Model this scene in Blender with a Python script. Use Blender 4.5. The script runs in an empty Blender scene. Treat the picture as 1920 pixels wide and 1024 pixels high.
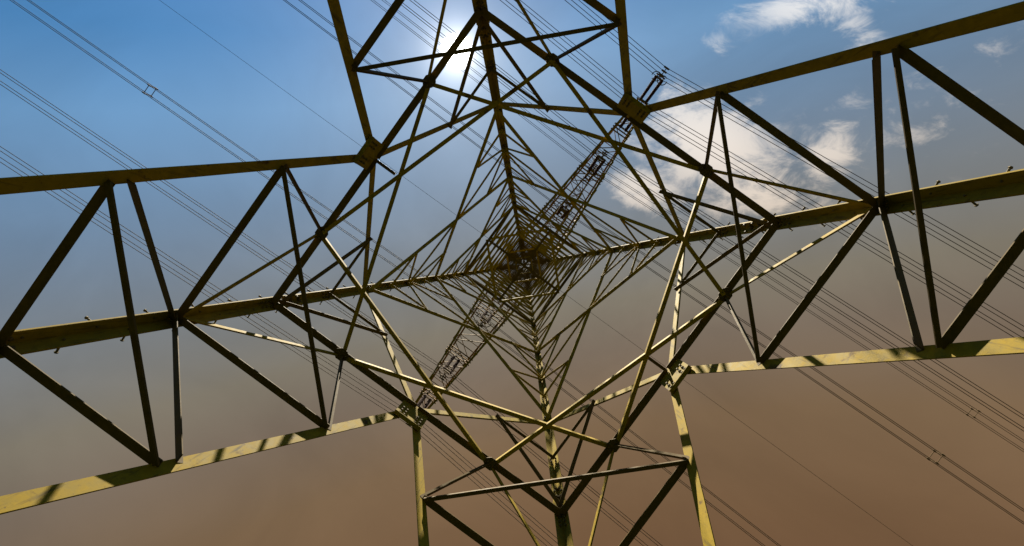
import bpy, math, random
from mathutils import Vector, Matrix
random.seed(7)
R = math.radians
S = bpy.context.scene
C = S.collection

# ------------------------------------------------------------------ camera
# world frame: +X = right in the photo, +Y = down in the photo, +Z = up (the camera looks up the tower)
F = 900.0                       # focal length in photo pixels (1920 wide)
ZEN = (985.5, 497.1)            # photo pixel of the zenith
HC = 2.0                        # eye height
cam_d = bpy.data.cameras.new('camera'); cam = bpy.data.objects.new('camera', cam_d); C.objects.link(cam)
fwd = Vector((-(ZEN[0] - 960), -(ZEN[1] - 512), F)).normalized()
right = Vector((1, 0, 0)); right = (right - fwd * right.dot(fwd)).normalized()
up = right.cross(fwd)           # image up = -Y
cam.matrix_world = Matrix((right, up, -fwd)).transposed().to_4x4()
cam.location = (0, 0, HC)
cam_d.sensor_width = 36; cam_d.lens = 36 * F / 1920
cam_d.clip_start = 0.05; cam_d.clip_end = 6000
S.camera = cam

def pix_dir(px, py):
    return (right * (px - 960) - up * (py - 512) + fwd * F).normalized()

# ------------------------------------------------------------------ light
EXPO = 2.5
S.view_settings.view_transform = 'Standard'; S.view_settings.look = 'None'
S.view_settings.gamma = 1; S.view_settings.exposure = EXPO; S.view_settings.use_curve_mapping = False
SUN = pix_dir(857, 97)
sd = bpy.data.lights.new('sun', 'SUN'); so = bpy.data.objects.new('sun', sd); C.objects.link(so)
sd.energy = 5.0; sd.angle = R(0.53); sd.color = (1.0, 0.9, 0.72)
so.rotation_euler = SUN.to_track_quat('Z', 'Y').to_euler(); so.location = (0, 0, 80)

def s2l(c): return tuple(((v / 255) / 12.92 if v / 255 < .04045 else ((v / 255 + .055) / 1.055) ** 2.4) for v in c)

W = bpy.data.worlds.new('World'); S.world = W; W.use_nodes = True
nt = W.node_tree; N = nt.nodes; LK = nt.links; N.clear()
def nd(t, **kw):
    n = N.new(t)
    for k, v in kw.items(): setattr(n, k, v)
    return n
def mth(op, a, b=None, c=None, clamp=False):
    n = nd('ShaderNodeMath', operation=op, use_clamp=clamp)
    for i, v in enumerate((a, b, c)):
        if v is None: continue
        if isinstance(v, (int, float)): n.inputs[i].default_value = v
        else: LK.new(v, n.inputs[i])
    return n.outputs[0]
def vdot(a, vec):
    n = nd('ShaderNodeVectorMath', operation='DOT_PRODUCT'); LK.new(a, n.inputs[0]); n.inputs[1].default_value = vec
    return n.outputs['Value']
def mixc(f, a, b, mode='MIX'):
    n = nd('ShaderNodeMix', data_type='RGBA', blend_type=mode)
    for s, v in ((n.inputs[0], f), (n.inputs[6], a), (n.inputs[7], b)):
        if isinstance(v, (int, float)): s.default_value = v
        elif isinstance(v, tuple): s.default_value = (*v, 1)
        else: LK.new(v, s)
    return n.outputs[2]
tc = nd('ShaderNodeTexCoord'); D = tc.outputs['Generated']
sky = nd('ShaderNodeTexSky', sky_type='NISHITA'); sky.sun_disc = False
sky.sun_elevation = math.asin(SUN.z); sky.sun_rotation = math.atan2(SUN.x, SUN.y); sky.dust_density = 3.0
K = 1 / 2 ** EXPO
sky_c = mixc(1.0, sky.outputs[0], (0.07 * K, 0.07 * K, 0.07 * K), 'MULTIPLY')
# dusty haze that thickens from the blue north side of the sky to the brown south side
t = vdot(D, (0.20, 0.98, 0.0))
ramp = nd('ShaderNodeValToRGB'); LK.new(mth('MULTIPLY_ADD', t, 0.8, 0.5), ramp.inputs[0])
stops = [(0.00, (58, 118, 178)), (0.12, (70, 131, 186)), (0.21, (102, 148, 191)), (0.355, (110, 134, 159)), (0.48, (124, 129, 132)),
         (0.585, (127, 119, 103)), (0.66, (122, 107, 90)), (0.77, (125, 100, 71)), (0.89, (118, 89, 59)), (1.0, (110, 78, 50))]
cr = ramp.color_ramp; cr.interpolation = 'LINEAR'
while len(cr.elements) < len(stops): cr.elements.new(0.5)
for e, (p, c) in zip(cr.elements, stops): e.position = p; e.color = (*[v * K for v in s2l(c)], 1)
base = mixc(0.05, ramp.outputs[0], sky_c)
# uneven dust in the air
hz = nd('ShaderNodeTexNoise'); LK.new(D, hz.inputs['Vector'])
hz.inputs['Scale'].default_value = 3.2; hz.inputs['Detail'].default_value = 5; hz.inputs['Roughness'].default_value = 0.55; hz.inputs['Distortion'].default_value = 0.8
hzr = nd('ShaderNodeMapRange'); LK.new(hz.outputs[0], hzr.inputs[0]); hzr.inputs[1].default_value = .3; hzr.inputs[2].default_value = .7; hzr.inputs[3].default_value = .90; hzr.inputs[4].default_value = 1.12
hv = nd('ShaderNodeVectorMath', operation='SCALE'); LK.new(base, hv.inputs[0]); LK.new(hzr.outputs[0], hv.inputs['Scale']); base = hv.outputs[0]
# clouds: fractal wisps on a flat cloud deck
sep = nd('ShaderNodeSeparateXYZ'); LK.new(D, sep.inputs[0])
zc = mth('MAXIMUM', sep.outputs[2], 0.12)
cx = mth('DIVIDE', sep.outputs[0], zc); cy = mth('DIVIDE', sep.outputs[1], zc)
cmb = nd('ShaderNodeCombineXYZ'); LK.new(cx, cmb.inputs[0]); LK.new(cy, cmb.inputs[1]); cmb.inputs[2].default_value = 0.37
P2 = cmb.outputs[0]
mp = nd('ShaderNodeMapping'); LK.new(P2, mp.inputs[0]); mp.inputs['Rotation'].default_value = (0, 0, R(35)); mp.inputs['Scale'].default_value = (1.0, 1.7, 1)
n1 = nd('ShaderNodeTexNoise'); LK.new(mp.outputs[0], n1.inputs['Vector'])
n1.inputs['Scale'].default_value = 9.0; n1.inputs['Detail'].default_value = 12; n1.inputs['Roughness'].default_value = 0.66; n1.inputs['Distortion'].default_value = 0.5
def blob(px, py, rx, ry, ang):
    d = pix_dir(px, py); a0, b0 = d.x / d.z, d.y / d.z
    m = nd('ShaderNodeMapping', vector_type='TEXTURE'); LK.new(P2, m.inputs[0])
    m.inputs['Location'].default_value = (a0, b0, 0); m.inputs['Rotation'].default_value = (0, 0, R(ang)); m.inputs['Scale'].default_value = (rx / F, ry / F, 1e3)
    ln = nd('ShaderNodeVectorMath', operation='LENGTH'); LK.new(m.outputs[0], ln.inputs[0])
    r = nd('ShaderNodeMapRange', interpolation_type='SMOOTHSTEP'); LK.new(ln.outputs['Value'], r.inputs[0])
    r.inputs[1].default_value = 1.25; r.inputs[2].default_value = 0.0; r.inputs[3].default_value = 0; r.inputs[4].default_value = 1
    return r.outputs[0]
msk = None
for b, k in ((blob(1330, 270, 200, 125, 25), 1.0), (blob(1210, 360, 110, 60, 20), .8), (blob(1540, 5, 200, 55, -8), .78), (blob(1555, 290, 130, 80, -60), .72), (blob(1430, 360, 170, 80, 0), .78),
             (blob(1345, 100, 60, 35, 60), .45), (blob(1760, 200, 230, 110, -50), .40), (blob(1610, 60, 70, 60, 60), .5)):
    v = mth('MULTIPLY', b, k); msk = v if msk is None else mth('MAXIMUM', msk, v)
cl = nd('ShaderNodeMapRange', interpolation_type='SMOOTHSTEP')
LK.new(mth('ADD', n1.outputs[0], mth('MULTIPLY', msk, 0.42)), cl.inputs[0]); cl.inputs[1].default_value = 0.60; cl.inputs[2].default_value = 0.88
cl.inputs[3].default_value = 0; cl.inputs[4].default_value = 1.0
warm = nd('ShaderNodeMapRange'); LK.new(t, warm.inputs[0]); warm.inputs[1].default_value = -0.4; warm.inputs[2].default_value = 0.05
ccol = mixc(warm.outputs[0], tuple(v * K for v in s2l((244, 246, 248))), tuple(v * K for v in s2l((232, 212, 190))))
base = mixc(mth('MULTIPLY', cl.outputs[0], mth('POWER', msk, 0.5)), base, ccol)
# the sun's disc and its aureole in the dusty air
mu = mth('MAXIMUM', vdot(D, tuple(SUN)), 0.0)
ang = mth('ARCCOSINE', mth('MINIMUM', mu, 1.0))
au = mth('ADD', mth('MULTIPLY', mth('EXPONENT', mth('MULTIPLY', ang, -7.0)), 0.15), mth('MULTIPLY', mth('EXPONENT', mth('MULTIPLY', ang, -46.0)), 1.5))
disc = nd('ShaderNodeMapRange', interpolation_type='SMOOTHSTEP'); LK.new(ang, disc.inputs[0])
disc.inputs[1].default_value = 0.034; disc.inputs[2].default_value = 0.014; disc.inputs[3].default_value = 0; disc.inputs[4].default_value = 12
glow = mth('MULTIPLY', mth('ADD', au, disc.outputs[0]), K / 0.518)
gc = nd('ShaderNodeVectorMath', operation='SCALE'); gc.inputs[0].default_value = (1.0, 0.98, 0.93); LK.new(glow, gc.inputs['Scale'])
tot = mixc(1.0, base, gc.outputs[0], 'ADD')
bg = nd('ShaderNodeBackground'); LK.new(tot, bg.inputs[0]); bg.inputs[1].default_value = 1.0
out = nd('ShaderNodeOutputWorld'); LK.new(bg.outputs[0], out.inputs[0])
W.cycles.sampling_method = 'MANUAL'; W.cycles.sample_map_resolution = 1024

# ------------------------------------------------------------------ materials
def material(name, col, rough=0.6, metal=0.0, build=None):
    m = bpy.data.materials.new(name); m.use_nodes = True
    b = m.node_tree.nodes['Principled BSDF']
    b.inputs['Specular IOR Level'].default_value = .06
    b.inputs['Base Color'].default_value = (*col, 1); b.inputs['Roughness'].default_value = rough; b.inputs['Metallic'].default_value = metal
    if build: build(m.node_tree, b)
    return m
def mixn(t, f, a, b):
    n = t.nodes.new('ShaderNodeMix'); n.data_type = 'RGBA'
    for s, v in ((n.inputs[0], f), (n.inputs[6], a), (n.inputs[7], b)):
        if isinstance(v, (int, float)): s.default_value = v
        elif isinstance(v, tuple): s.default_value = (*v, 1)
        else: t.links.new(v, s)
    return n.outputs[2]
def noise(t, vec, scale, detail=6, rough=.6, lo=.4, hi=.6):
    n = t.nodes.new('ShaderNodeTexNoise'); n.inputs['Scale'].default_value = scale; n.inputs['Detail'].default_value = detail; n.inputs['Roughness'].default_value = rough
    t.links.new(vec, n.inputs['Vector'])
    r = t.nodes.new('ShaderNodeMapRange'); t.links.new(n.outputs[0], r.inputs[0]); r.inputs[1].default_value = lo; r.inputs[2].default_value = hi
    return r.outputs[0], n.outputs[0]
def paint_nodes(dark, mid, light):
    def f(t, b):
        g = t.nodes.new('ShaderNodeNewGeometry'); P = g.outputs['Position']
        big, _ = noise(t, P, 0.55, 4, .5, .35, .65)
        fine, raw = noise(t, P, 9.0, 8, .7, .35, .7)
        spot, _ = noise(t, P, 34.0, 6, .7, .62, .72)
        c = mixn(t, big, dark, mid)
        c = mixn(t, fine, c, light)
        c = mixn(t, spot, c, (0.045, 0.027, 0.010))
        pat, _ = noise(t, P, 2.6, 9, .72, .585, .66)
        c = mixn(t, pat, c, (0.055, 0.030, 0.010))
        # vertical dirt runs
        mp = t.nodes.new('ShaderNodeMapping'); t.links.new(P, mp.inputs[0]); mp.inputs['Scale'].default_value = (14, 14, 0.8)
        run, _ = noise(t, mp.outputs[0], 1.6, 5, .6, .56, .74)
        c = mixn(t, run, c, (0.055, 0.04, 0.013))
        t.links.new(c, b.inputs['Base Color'])
        rr = t.nodes.new('ShaderNodeMapRange'); t.links.new(raw, rr.inputs[0]); rr.inputs[3].default_value = .6; rr.inputs[4].default_value = .9
        t.links.new(rr.outputs[0], b.inputs['Roughness'])
        bp = t.nodes.new('ShaderNodeBump'); bp.inputs['Strength'].default_value = .12; bp.inputs['Distance'].default_value = .004
        t.links.new(raw, bp.inputs['Height']); t.links.new(bp.outputs[0], b.inputs['Normal'])
    return f
M = {}
M['leg'] = material('leg_paint', (.3, .27, .08), .55, 0, paint_nodes((.105, .080, .008), (.150, .108, .008), (.20, .138, .009)))
M['steel'] = material('brace_paint', (.3, .25, .07), .55, 0, paint_nodes((.125, .090, .006), (.175, .122, .006), (.225, .150, .007)))
M['shadesteel'] = material('shaded_brace_paint', (.2, .15, .06), .6, 0, paint_nodes((.042, .029, .008), (.060, .040, .010), (.08, .052, .013)))  # darker copy of the brace paint; the members' shade is put into its colour
M['arm'] = material('rusty_arm_paint', (.15, .09, .035), .7, 0, paint_nodes((.11, .066, .02), (.16, .096, .03), (.21, .125, .042)))
M['bolt'] = material('bolt_steel', (.07, .055, .025), .7, .0)
M['stepbolt'] = material('galvanised_bolt', (.09, .072, .035), .75, .0)
M['wire'] = material('weathered_aluminium', (.05, .036, .022), .9, .0)
M['insul'] = material('brown_porcelain', (.034, .013, .009), .9, 0)
M['fitting'] = material('galvanised_fitting', (.085, .055, .025), .85, .0)
def conc(t, b):
    g = t.nodes.new('ShaderNodeNewGeometry'); f, raw = noise(t, g.outputs['Position'], 6, 8, .7, .3, .7)
    t.links.new(mixn(t, f, (.22, .21, .19), (.36, .34, .31)), b.inputs['Base Color'])
M['concrete'] = material('concrete', (.3, .3, .3), .9, 0, conc)
def grass(t, b):
    g = t.nodes.new('ShaderNodeNewGeometry'); f, _ = noise(t, g.outputs['Position'], .35, 8, .7, .35, .65); f2, _ = noise(t, g.outputs['Position'], 14, 6, .7, .3, .7)
    c = mixn(t, f, (.006, .013, .004), (.013, .017, .006)); c = mixn(t, f2, c, (.009, .014, .005))
    t.links.new(c, b.inputs['Base Color'])
M['grass'] = material('meadow', (.05, .05, .02), .95, 0, grass)

# ------------------------------------------------------------------ mesh helpers
def mesh_obj(name, verts, faces, mat, parent=None, smooth=False):
    me = bpy.data.meshes.new(name); me.from_pydata([tuple(v) for v in verts], [], faces); me.materials.append(M[mat]); me.update()
    if smooth:
        for p in me.polygons: p.use_smooth = True
    o = bpy.data.objects.new(name, me); C.objects.link(o)
    if parent is not None:
        o.parent = parent; o.matrix_parent_inverse = parent.matrix_world.inverted()
    return o
def empty(name, loc, label, cat, group=None):
    o = bpy.data.objects.new(name, None); C.objects.link(o); o.location = loc; o.matrix_world = Matrix.Translation(loc)
    o['label'] = label; o['category'] = cat
    if group: o['group'] = group
    return o
def ortho(ax, d):
    d = d - ax * d.dot(ax); return d.normalized()
def angle_geo(p, q, d1, w1, d2, w2, t):
    """an L section from p to q: corner on the line, flange 1 along d1, flange 2 along d2"""
    ax = (q - p).normalized(); a = ortho(ax, d1); b = d2 - ax * d2.dot(ax); b = (b - a * b.dot(a)).normalized()
    prof = [(0, 0), (w1, 0), (w1, t), (t, t), (t, w2), (0, w2)]
    v = [e + a * x + b * y for e in (p, q) for x, y in prof]
    f = [(i, (i + 1) % 6, (i + 1) % 6 + 6, i + 6) for i in range(6)] + [(0, 3, 2, 1), (0, 5, 4, 3), (6, 7, 8, 9), (6, 9, 10, 11)]
    return v, f
def merge(parts):
    V, Fs = [], []
    for v, f in parts:
        n = len(V); V += v; Fs += [tuple(i + n for i in x) for x in f]
    return V, Fs
def prism(center, ax1, ax2, ax3, h1, h2, h3):
    v = [center + ax1 * (sx * h1) + ax2 * (sy * h2) + ax3 * (sz * h3) for sz in (-1, 1) for sx, sy in ((-1, -1), (1, -1), (1, 1), (-1, 1))]
    return v, [(0, 3, 2, 1), (4, 5, 6, 7), (0, 1, 5, 4), (1, 2, 6, 5), (2, 3, 7, 6), (3, 0, 4, 7)]
def frame_of(ax):
    a = Vector((0, 0, 1)) if abs(ax.z) < .9 else Vector((1, 0, 0)); a = ortho(ax, a); return a, ax.cross(a)
def cyl(p, q, r0, r1=None, n=8):
    r1 = r0 if r1 is None else r1
    ax = (q - p).normalized(); a, b = frame_of(ax)
    v = [e + (a * math.cos(k * 2 * math.pi / n) + b * math.sin(k * 2 * math.pi / n)) * r for e, r in ((p, r0), (q, r1)) for k in range(n)]
    return v, [(k, (k + 1) % n, (k + 1) % n + n, k + n) for k in range(n)] + [tuple(range(n))[::-1], tuple(range(n, 2 * n))]
def tube(pts, r, n=6):
    V, Fs = [], []
    for i, p in enumerate(pts):
        ax = (pts[min(i + 1, len(pts) - 1)] - pts[max(i - 1, 0)]).normalized(); a = ortho(ax, Vector((0.03, 0.02, 1))) if abs(ax.z) < .95 else ortho(ax, Vector((1, 0, 0))); b = ax.cross(a)
        V += [p + (a * math.cos(k * 2 * math.pi / n) + b * math.sin(k * 2 * math.pi / n)) * r for k in range(n)]
        if i: Fs += [((i - 1) * n + k, (i - 1) * n + (k + 1) % n, i * n + (k + 1) % n, i * n + k) for k in range(n)]
    return V, Fs

# ------------------------------------------------------------------ ground
def ground():
    n = 40; V, Fs = [], []
    for j in range(n + 1):
        for i in range(n + 1):
            x = (i / n * 2 - 1); y = (j / n * 2 - 1)
            x = math.copysign(abs(x) ** 2.2, x) * 2500; y = math.copysign(abs(y) ** 2.2, y) * 2500
            V.append((x, y, -0.05 + 0.05 * math.sin(x * .31) * math.cos(y * .27) if abs(x) + abs(y) > 14 else 0))
    for j in range(n):
        for i in range(n): a = j * (n + 1) + i; Fs.append((a, a + 1, a + n + 2, a + n + 1))
    o = mesh_obj('ground', V, Fs, 'grass'); o['kind'] = 'structure'
ground()

# ------------------------------------------------------------------ tower geometry
AX = Vector((-0.068, -0.021, 0.0))          # tower axis on the ground
TH = R(9.05)
U = {'R': Vector((math.cos(TH), -math.sin(TH), 0)), 'B': Vector((math.sin(TH), math.cos(TH), 0))}
U['L'] = -U['R']; U['T'] = -U['B']
FACES = [('T', 'L'), ('R', 'T'), ('B', 'R'), ('L', 'B')]
ARM = (U['T'] + U['R']).normalized()     # cross-arm direction (towards the upper right of the photo)
LINE = (U['B'] + U['R']).normalized()    # direction of the conductors
UPV = Vector((0, 0, 1))
def rad(D):
    if D <= 27.2: return 5.14 - .126 * D
    if D <= 40: return 1.713 + (0.72 - 1.713) * (D - 27.2) / 12.8
    return max(.72 + (0.10 - .72) * (D - 40) / 4.2, .1)
def leg(l, D): return AX + U[l] * rad(D) + UPV * (D + HC)
def lerp(a, b, s): return a + (b - a) * s
def inward(fa): return -(U[fa[0]] + U[fa[1]]).normalized()
D0, D1, D2, D3, D4, D5, D6 = 4.02, 5.85, 7.65, 11.03, 16.15, 19.9, 27.2
FOOT = -1.885
tower = empty('transmission_tower', tuple(AX), 'tall yellow-green painted steel lattice pylon seen from below, filling the picture', 'pylon')

def member(name, p, q, d1, w1, d2, w2, t=.012, mat='steel', off=0.0, offd=None, trim=(0, 0), parent=None):
    ax = (q - p).normalized(); j = random.uniform(-.0035, .0035)
    o = (offd * (off + j)) if offd is not None else Vector((0, 0, 0))
    v, f = angle_geo(p + ax * trim[0] + o, q - ax * trim[1] + o, d1, w1, d2, w2, t)
    return mesh_obj(name, v, f, mat, parent or tower)
def face_member(name, fa, p, q, w, style, off=.03, t=.012, mat='steel', trim=(.05, .05), w2=None):
    """style 'flat': flange in the face plane, other flange outwards at its upper edge;
       'sole': flange pointing inwards at the lower edge (its underside faces the ground), other up in the face plane"""
    inn = inward(fa); ax = (q - p).normalized()
    n = (q - p).cross(inn).normalized()
    if n.z < 0: n = -n
    inp = ax.cross(n).normalized()
    if inp.dot(inn) < 0: inp = -inp
    upd = n
    w2 = w2 or w
    if style == 'flat':
        return member(name, p + upd * w * .5, q + upd * w * .5, -upd, w, -inp, w2, t, mat, off, inp, trim)
    fi = FACES.index(fa); st = upd * (.0045 * fi + random.uniform(-.0015, .0015) - .008)
    return member(name, p - upd * w2 * .3 + st, q - upd * w2 * .3 + st, inp, w, upd, w2, t, mat, off, inp, trim)

# legs: angle sections, corner outwards, one flange in each adjoining face, with splices
LEGOBJ = {}
def build_leg(l):
    i = 'TRBL'.index(l); nb = ['TRBL'[(i - 1) % 4], 'TRBL'[(i + 1) % 4]]
    parts = []
    segs = [(FOOT - .35, D2 + .35, .16, .018), (D2 + .35, D5, .145, .016), (D5, D6, .125, .014), (D6, 34.4, .10, .012), (34.4, 40.0, .085, .01)]
    for a, b, w, t in segs:
        ds = [a, b]
        parts.append(angle_geo(leg(l, a), leg(l, b), U[nb[0]] - U[l], w, U[nb[1]] - U[l], w, t))
    parts.append(angle_geo(leg(l, 40.0), leg(l, 44.2), U[nb[0]] - U[l], .09, U[nb[1]] - U[l], .09, .01))
    v, f = merge(parts)
    o = mesh_obj('leg', v, f, 'leg', tower); LEGOBJ[l] = (o, nb)
    # splice plates and bolts on the inner faces
    bolts = []
    for k in (0, 1):
        e = (U[nb[k]] - U[l]).normalized(); other = (U[nb[1 - k]] - U[l]).normalized()
        for Ds, De, w, t0, rows in ((D2 + .02, D2 + .92, .16, .018, 8), (D5 - .3, D5 + .3, .145, .016, 5), (D3 - .22, D3 + .25, .145, .016, 4)):
            p, q = leg(l, Ds), leg(l, De); ax = (q - p).normalized(); ee = ortho(ax, e); n = ortho(ax, other); n = (n - ee * n.dot(ee)).normalized()
            c = (p + q) / 2 + ee * (w * .56) + n * (t0 + .006)
            pv, pf = prism(c, ax, ee, n, (q - p).length / 2, w * .38, .006)
            mesh_obj('splice_plate', pv, pf, 'leg', o)
            for r in range(rows):
                for cc in (.32, .56, .8):
                    if (r + int(cc * 10)) % 2 == 0 and rows > 4: continue
                    bp = lerp(p, q, (r + .5) / rows) + ee * (w * cc) + n * (t0 + .012)
                    bolts.append(cyl(bp, bp + n * .03, .021, .019, 6))
        for Dn in (D0, D1, D2 - .12, 9.3, 12.3, 13.6, 14.9, D4, 2.1):
            for z in (-.1, 0, .1):
                p = leg(l, Dn + z); ax = (leg(l, Dn + z + .1) - p).normalized(); ee = ortho(ax, e); n = ortho(ax, other); n = (n - ee * n.dot(ee)).normalized()
                bp = p + ee * .09 + n * .017; bolts.append(cyl(bp, bp + n * .03, .02, .018, 6))
    v, f = merge(bolts); b = mesh_obj('bolt_heads', v, f, 'bolt', o); b['kind'] = 'stuff'
    # climbing bolts on the two side legs
    if l in 'LR':
        k = 0; Dn = 1.2
        while Dn < 38:
            e = (U[nb[k % 2]] - U[l]).normalized(); oth = (U[nb[1 - k % 2]] - U[l]).normalized()
            p = leg(l, Dn); ax = (leg(l, Dn + .1) - p).normalized(); ee = ortho(ax, e); n = ortho(ax, oth); n = (n - ee * n.dot(ee)).normalized()
            s = p + ee * .08
            a = s - n * .125
            v, f = merge([cyl(s + n * .035, a, .011, n=8), cyl(a, a - n * .014, .019, .018, 6), cyl(s - n * .004, s - n * .024, .02, n=6)])
            mesh_obj('step_bolt', v, f, 'stepbolt', o)
            k += 1; Dn += .335
    # concrete footing
    c = leg(l, FOOT - .2); c.z = 0.0
    v, f = prism(c, Vector((1, 0, 0)), Vector((0, 1, 0)), UPV, .45, .45, .3); mesh_obj('footing', v, f, 'concrete', tower)
for l in 'TRBL': build_leg(l)

def bolts_on(plate, pts, n, r=.017):
    v, f = merge([cyl(p, p + n * .028, r, r * .9, 6) for p in pts]); o = mesh_obj('bolt_heads', v, f, 'bolt', plate); o['kind'] = 'stuff'

RING = {}
QN = {}
for fi, fa in enumerate(FACES):
    a, b = fa; inn = inward(fa); al = (U[b] - U[a]).normalized()
    G = (leg(a, D2) + leg(b, D2)) / 2
    # ring struts, leg to mid-face
    for l in fa:
        face_member('ring_strut', fa, leg(l, D2), G, .115, 'sole', .03, .014, 'shadesteel', (.1, .02), .10)
        QN[(fi, l)] = lerp(leg(l, D2), G, .5)
    # mid-face gusset
    fu = ortho(al, (leg(a, 9) + leg(b, 9)) / 2 - (leg(a, 6) + leg(b, 6)) / 2); nn = al.cross(fu).normalized()
    if nn.dot(inn) < 0: nn = -nn
    c = G + nn * .075 - fu * .24
    v, f = prism(c, al, fu, nn, .24, .30, .009)
    v2, f2 = prism(c - fu * .30 + nn * .03, al, nn, fu, .24, .035, .006)
    g = mesh_obj('gusset_plate', *merge([(v, f), (v2, f2)]), 'leg', tower)
    bolts_on(g, [c + al * x + fu * y + nn * .009 for x in (-.17, -.1, .1, .17) for y in (-.2, -.11, -.02)], nn)
    for l in fa:
        P = [leg(l, d) for d in (D2, D1, D0, 2.1, .2)]
        foot = leg(l, FOOT)
        def diag(d): return lerp(G, foot, (D2 - d) / (D2 - FOOT))
        Nn = [G] + [diag(d) for d in (D1, D0, 2.1, .2)]
        face_member('main_diagonal', fa, G, foot, .14, 'flat', .045, .014, 'steel', (.12, .1), .08)
        for i in range(1, 5):
            face_member('horizontal_strut', fa, Nn[i], P[i], .095, 'sole', .02, .011, 'shadesteel', (.02, .08), .07)
            if i > 1: face_member('lattice_brace', fa, lerp(Nn[i], Nn[i - 1], .07), P[i - 1], .105, 'sole', .036, .010, 'shadesteel', (.02, .06), .06)
        Q = QN[(fi, l)]
        face_member('lattice_brace', fa, Nn[1], Q, .06, 'sole', .04, .009, 'shadesteel', (.02, .06), .055)
        face_member('redundant_brace', fa, P[1], Q, .06, 'flat', .06, .008, 'steel', (.1, .08), .05)
        # panel 2: K braces up to the next leg node with their redundants
        P3 = leg(l, D3); mid = lerp(G, P3, .5); lm = leg(l, (D2 + D3) / 2)
        face_member('k_brace', fa, G, P3, .105, 'flat', .05, .012, 'leg', (.12, .06), .10)
        face_member('redundant_brace', fa, mid, lm, .055, 'sole', .075, .009, 'shadesteel', (.0, .06), .06)
        face_member('redundant_brace', fa, mid, P[0], .07, 'sole', .09, .009, 'shadesteel', (.0, .1), .07)
    # panel 3: crossed braces with redundants
    def cross_panel(Da, Db, w, depth, mat='steel', name='cross_brace'):
        la, lb = leg(a, Da), leg(b, Da); ua, ub = leg(a, Db), leg(b, Db)
        face_member(name, fa, la, ub, w, 'sole', .035, .01, mat, (.06, .06), w)
        face_member(name, fa, lb, ua, w, 'sole', .055 + w * .3, .01, mat, (.06, .06), w)
        wa = (la - lb).length; wb = (ua - ub).length; s = wa / (wa + wb); X = lerp(la, ub, s)
        if depth == 0: return
        for l, lo, hi in ((a, la, ua), (b, lb, ub)):
            m1 = lerp(lo, X, .5); m2 = lerp(X, hi, .5)
            pts = [leg(l, lerp(Da, Db, k)) for k in (.25, .5, .75)]
            rw = w * .62
            if depth == 2:
                for p, q in ((m1, pts[0]), (m1, pts[1]), (X, pts[1]), (m2, pts[1]), (m2, pts[2])):
                    face_member('redundant_brace', fa, p, q, rw, 'sole', .075 + random.uniform(0, .012), .008, mat, (.0, .05), rw)
            else:
                face_member('redundant_brace', fa, m1, pts[1], rw, 'sole', .075, .008, mat, (.0, .05), rw)
                face_member('redundant_brace', fa, m2, pts[1], rw, 'sole', .088, .008, mat, (.0, .05), rw)
                face_member('redundant_brace', fa, X, pts[1], rw, 'sole', .098, .008, mat, (.0, .05), rw)
    cross_panel(D3, D4, .085, 2)
    cross_panel(D4, D5, .08, 2)
    low = [D5, 21.4, 22.75, 24.0, 25.15, 26.2, D6]
    for Da, Db in zip(low, low[1:]): cross_panel(Da, Db, .085, 0, 'leg')
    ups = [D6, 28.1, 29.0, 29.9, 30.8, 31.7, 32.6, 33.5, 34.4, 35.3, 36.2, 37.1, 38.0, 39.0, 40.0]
    for Da, Db in zip(ups, ups[1:]): cross_panel(Da, Db, .06, 0, 'shadesteel')
    for Da, Db in ((40.0, 41.2), (41.2, 42.4), (42.4, 43.4)): cross_panel(Da, Db, .045, 0, 'shadesteel')
    for Dh, w in ((D5, .11), (D6, .12), (30.8, .09), (34.85, .09), (40.0, .08)):
        face_member('horizontal_strut', fa, leg(a, Dh), leg(b, Dh), w, 'sole', .03, .01, 'shadesteel', (.04, .04))
    # joint plates where the star frame meets the ring
    for l in fa:
        Q = QN[(fi, l)] + inn * .09 - UPV * .075
        n = 8; V = [Q + (al * math.cos(k * math.pi / 4 + .39) * .125 + inn * math.sin(k * math.pi / 4 + .39) * .105) + UPV * z for z in (-.006, .006) for k in range(n)]
        Fs = [tuple(range(n))[::-1], tuple(range(n, 2 * n))] + [(k, (k + 1) % n, (k + 1) % n + n, k + n) for k in range(n)]
        g = mesh_obj('joint_plate', V, Fs, 'shadesteel', tower)
        bolts_on(g, [Q - UPV * .006 + al * x + inn * y for x, y in ((-.07, .02), (.07, .02), (0, .07), (-.04, -.05), (.04, -.05))], -UPV, .014)

# horizontal star frame at the ring level
def hbeam(name, p, q, w, dz, mat='steel', trim=(.05, .05), w2=None):
    sideways = (q - p).normalized().cross(UPV)
    if sideways.y < 0: sideways = -sideways
    # vertical flange on the upper-picture side, sole flange beneath it
    return member(name, p + UPV * dz, q + UPV * dz, sideways, w, UPV, w2 or w, .011, mat, 0, UPV, trim)
k = 0
for (fi, l), Q in list(QN.items()):
    for (fj, m), Q2 in list(QN.items()):
        if (fj, m) <= (fi, l): continue
        fa, fb = FACES[fi], FACES[fj]
        if fi == fj or abs(fi - fj) == 2: continue
        shared = [x for x in fa if x in fb][0]
        # beams run from the quarter point near the far leg of one face to the quarter point near the shared leg of the next
        if (l == shared) != (m == shared):
            hbeam('star_beam', Q + inward(fa) * .07, Q2 + inward(fb) * .07, .065, -.055 - .022 * (k % 3), 'steel', (.03, .03)); k += 1
for fi in (0, 2):
    fa = FACES[fi]; G = (leg(fa[0], D2) + leg(fa[1], D2)) / 2; inn = inward(fa)
    # crossing of the two star beams on the face's centre line
    q0, q1 = QN[(fi, fa[0])], QN[(fi, fa[1])]
    X = G + inn * (rad(D2) / math.sqrt(2)) * .167
    hbeam('centre_strut', G + inn * .1, X, .05, -.05, 'shadesteel', (0, 0))
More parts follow.
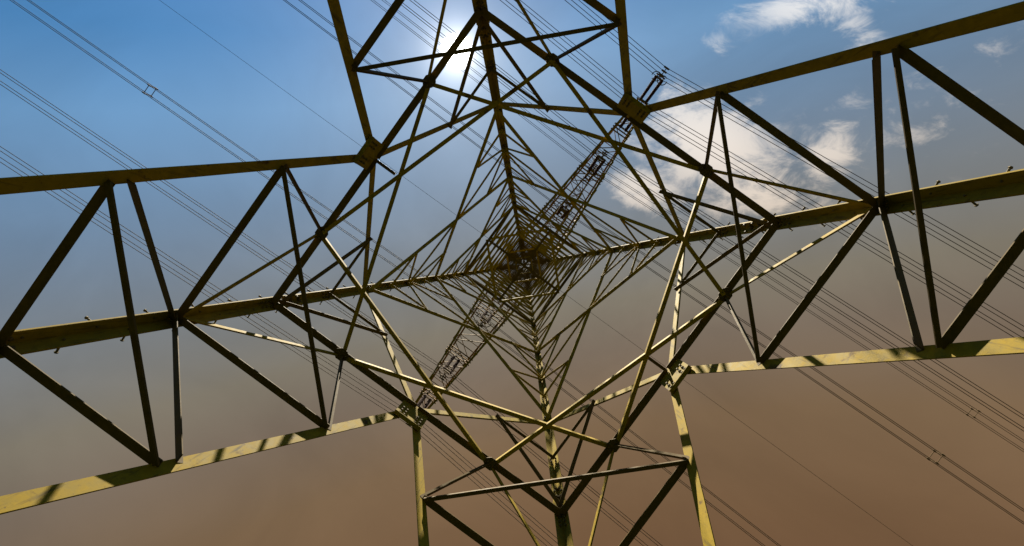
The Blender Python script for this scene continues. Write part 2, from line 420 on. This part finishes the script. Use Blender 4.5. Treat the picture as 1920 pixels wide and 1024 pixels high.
# hip members round each leg between the main diagonals
for l in 'TRBL':
    fs = [fa for fa in FACES if l in fa]
    for d in (D1, D0, 2.1):
        pts = []
        for fa in fs:
            G = (leg(fa[0], D2) + leg(fa[1], D2)) / 2; pts.append(lerp(G, leg(l, FOOT), (D2 - d) / (D2 - FOOT)) + inward(fa) * .08)
        hbeam('hip_brace', pts[0], pts[1], .05, -.06, 'shadesteel', (.02, .02), .025)
# plan diaphragms: a diamond between mid-faces plus one through member
for Dh, w in ((D5, .09), (D6, .09), (34.8, .07)):
    mids = [(leg(fa[0], Dh) + leg(fa[1], Dh)) / 2 for fa in FACES]
    for i in range(4): hbeam('plan_brace', mids[i], mids[(i + 1) % 4], w, -.03 - .012 * (i % 2), 'steel', (.05, .05))
    hbeam('plan_brace', mids[0], mids[2], w, -.07, 'shadesteel', (.05, .05)); hbeam('plan_brace', mids[1], mids[3], w, -.11, 'shadesteel', (.05, .05))
for Dh in (29.9, 32.6, 36.2, 38.0, 40.0):
    hbeam('plan_brace', leg('L', Dh), leg('R', Dh), .05, -.02, 'shadesteel'); hbeam('plan_brace', leg('T', Dh), leg('B', Dh), .05, -.06, 'shadesteel')

# ------------------------------------------------------------------ cross-arms (parts of the tower)
def crossarm(sgn, Db, Dt, length, wtip, wch, stations, nb):
    """bottom chords from the body's corners at Db to a blunt tip, top chords from Dt down to the same tip"""
    ls = ('T', 'R') if sgn > 0 else ('L', 'B')
    tipz = UPV * (Db + HC)
    tips = [AX + ARM * (sgn * length) + LINE * (s * wtip) + tipz for s in (-1, 1)]
    if sgn > 0: ch = [(leg('T', Db), tips[0]), (leg('R', Db), tips[1])]; tp = [(leg('T', Dt), tips[0]), (leg('R', Dt), tips[1])]
    else: ch = [(leg('L', Db), tips[0]), (leg('B', Db), tips[1])]; tp = [(leg('L', Dt), tips[0]), (leg('B', Dt), tips[1])]
    for i, (p, q) in enumerate(ch):
        sd_ = LINE * (1 if i == 0 else -1)
        half = lerp(p, q, .56)
        member('crossarm_chord', p, half, sd_, wch, UPV, wch, .011, 'steel'); member('crossarm_chord', half, q, sd_, wch * .72, UPV, wch * .72, .01, 'steel')
    for i, (p, q) in enumerate(tp):
        member('crossarm_chord', p, q + UPV * .12, LINE * (1 if i == 0 else -1), wch * .8, -UPV, wch * .8, .01, 'arm')
    def bar(p, q, w=.05, mat='arm'): member('crossarm_brace', p, q, (q - p).cross(UPV) if abs((q - p).normalized().z) < .98 else ARM, w, UPV if abs((q - p).normalized().z) < .98 else LINE, w, .007, mat, 0, UPV, (.01, .01))
    for i in range(nb):
        s0, s1 = i / nb, (i + 1) / nb
        A0, A1 = lerp(*ch[0], s0), lerp(*ch[0], s1); B0, B1 = lerp(*ch[1], s0), lerp(*ch[1], s1)
        T0, T1 = lerp(*tp[0], s0), lerp(*tp[0], s1); V0, V1 = lerp(*tp[1], s0), lerp(*tp[1], s1)
        if i: bar(A0, B0, .05)
        bar(*((A0, B1) if i % 2 else (B0, A1)), .045)
        if i: bar(A0, T0, .045); bar(B0, V0, .045); bar(T0, V0, .04)
        if s1 < .999: bar(A1, T0, .045); bar(B1, V0, .045); bar(*((T0, V1) if i % 2 else (V0, T1)), .04)
    bar(tips[0], tips[1], .1)
    for d in stations:
        s = (d - (ch[0][0] - AX).dot(ARM) * sgn) / (length - (ch[0][0] - AX).dot(ARM) * sgn)
        A, B = lerp(*ch[0], s), lerp(*ch[1], s)
        for k in (-.20, -.02, .16):
            o = ARM * (sgn * k) - UPV * (.03 if k == -.02 else .0); v, f = prism((A + B) / 2 + o, LINE, ARM, UPV, (A - B).length / 2 + .06, .028, .04); mesh_obj('hanger_beam', v, f, 'arm', tower)
for sgn in (1, -1):
    crossarm(sgn, D6, 30.2, 11.25, .33, .125, [3.38, 6.35, 9.25] + ([11.1] if sgn > 0 else []), 11)
crossarm(1, 34.8, 37.2, 7.6, .25, .11, [7.45], 7)
crossarm(-1, 34.8, 37.2, 5.2, .25, .11, [], 5)

# ------------------------------------------------------------------ insulators and conductors
STR = 4.3
def insulator(d, Dtop, label):
    top = AX + ARM * d + UPV * (Dtop + HC - .08)
    e = empty('insulator_set', tuple(top), label, 'insulator', 'insulator sets hanging from the cross-arms')
    for s in (-1, 1):
        p = top + LINE * (s * .17)
        prof = [(.02, 0), (.02, -.35)]; z = -.35; n = 17; step = (STR - 1.05) / n
        for i in range(n): prof += [(.035, z - .01), (.09, z - step * .45), (.086, z - step * .6), (.04, z - step * .8)]; z -= step
        prof += [(.03, z - .02), (.03, z - .25)]
        m = 12; V = [p + Vector((math.cos(k * 2 * math.pi / m) * r, math.sin(k * 2 * math.pi / m) * r, h)) for r, h in prof for k in range(m)]
        Fs = [(i * m + k, i * m + (k + 1) % m, (i + 1) * m + (k + 1) % m, (i + 1) * m + k) for i in range(len(prof) - 1) for k in range(m)]
        st = mesh_obj('insulator_string', V, Fs, 'insul', e, True)
        rc = p + UPV * (z - .02)
        ringp = [rc + Vector((math.cos(w) * .23, math.sin(w) * .23, 0)) for w in [(.35 + i / 20 * (2 * math.pi - .7)) + (0 if s > 0 else math.pi) for i in range(21)]]
        V, Fs = merge([tube(ringp, .022, 6), cyl(rc, ringp[10], .012, n=6)])
        mesh_obj('grading_ring', V, Fs, 'fitting', st, True)
    zb = -STR + .42
    v, f = merge([prism(top + UPV * zb, LINE, UPV, ARM, .25, .05, .012), prism(top + UPV * (zb - .14), LINE, UPV, ARM, .03, .12, .012)]); mesh_obj('yoke_plate', v, f, 'fitting', e)
    c = top + UPV * (-STR + .08)
    v, f = merge([cyl(c + ARM * (a * .2) + UPV * (b * .2), c - ARM * (a * .2) - UPV * (b * .2), .022, n=6) for a, b in ((1, 1), (1, -1))] +
                 [prism(c + ARM * (a * .2) + UPV * (b * .2), LINE, ARM, UPV, .14, .03, .035) for a in (-1, 1) for b in (-1, 1)])
    mesh_obj('conductor_clamp', v, f, 'fitting', e)
SL, SR = .155, .215
def drop(s):
    k = SL if s < 0 else SR; a = abs(s); return k * a * (1 - a / 420.0)
def bundle(d, Dc, label, spacers=()):
    c0 = AX + ARM * d + UPV * (Dc + HC)
    e = empty('conductor_bundle', tuple(c0), label, 'power line', 'conductor bundles of the power line')
    ss = [-205, -160, -120, -90, -65, -45, -32, -22, -15, -10, -6, -3, -1, 0, 1, 3, 6, 10, 15, 22, 32, 45, 65, 90, 120, 160, 205]
    for a in (-1, 1):
        for b in (-1, 1):
            pts = [c0 + LINE * s + ARM * (a * .2) + UPV * (b * .2 - drop(s)) for s in ss]
            mesh_obj('conductor', *tube(pts, .0135, 6), 'wire', e, True)
    for s in spacers:
        c = c0 + LINE * s - UPV * drop(s)
        prt = [cyl(c + ARM * a * .2 + UPV * b * .2 + LINE * z, c + ARM * a2 * .2 + UPV * b2 * .2 + LINE * z, .014, n=6) for a, b, a2, b2 in ((-1, -1, 1, -1), (1, -1, 1, 1), (1, 1, -1, 1), (-1, 1, -1, -1)) for z in (0,)]
        prt += [prism(c + ARM * a * .2 + UPV * b * .2, LINE, ARM, UPV, .075, .026, .026) for a in (-1, 1) for b in (-1, 1)]
        mesh_obj('spacer', *merge(prt), 'fitting', e)
DL = D6 - STR
insulator(3.38, D6, 'innermost insulator set under the upper-right cross-arm, nearest the tower body')
insulator(6.35, D6, 'dark twin insulator strings halfway along the upper-right cross-arm')
insulator(9.25, D6, 'insulator set near the upper-right arm end, mostly behind the upper-right gusset plate')
insulator(11.1, D6, 'twin insulator strings with open rings at the upper-right cross-arm tip against the sky')
insulator(-3.38, D6, 'innermost insulator set under the lower-left cross-arm, nearest the tower body')
insulator(-6.5, D6, 'reddish twin insulator strings halfway along the lower-left cross-arm')
insulator(-9.25, D6, 'insulator set near the lower-left arm end, mostly behind the lower-left gusset plate')
insulator(7.5, 34.8, 'small far insulator set at the end of the higher short cross-arm')
bundle(3.38, DL, 'conductor bundle next right of the single earth wire, with a spacer at lower right', (17.6, 60))
bundle(6.35, DL, 'wider spaced of the two adjoining conductor bundles below the right leg', (52,))
bundle(9.25, DL, 'second bundle from the upper right corner, crossing behind the upper-right gusset plate', (44,))
bundle(11.1, DL, 'outermost upper-right bundle, clamped under the ringed insulators seen against the sky', (48,))
bundle(-3.38, DL, 'conductor bundle next left of the single earth wire, with a spacer at upper left', (-17.4,))
bundle(-6.5, DL, 'second bundle from the lower left corner, crossing the left leg', (-50,))
bundle(-9.25, DL, 'outermost lower-left bundle, crossing behind the lower-left gusset plate', (-46,))
bundle(7.5, 34.8 - STR, 'tightly spaced far bundle with a spacer shining at lower right', (23.6,))
ap = AX + UPV * (44.2 + HC)
ss = [-205, -120, -60, -30, -12, 0, 12, 30, 60, 120, 205]
gw = mesh_obj('earth_wire', *tube([ap + LINE * s - UPV * drop(s) * .8 for s in ss], .015, 6), 'wire', None, True)
gw['label'] = 'thin single earth wire running through the tower top from upper left to lower right'; gw['category'] = 'power line'
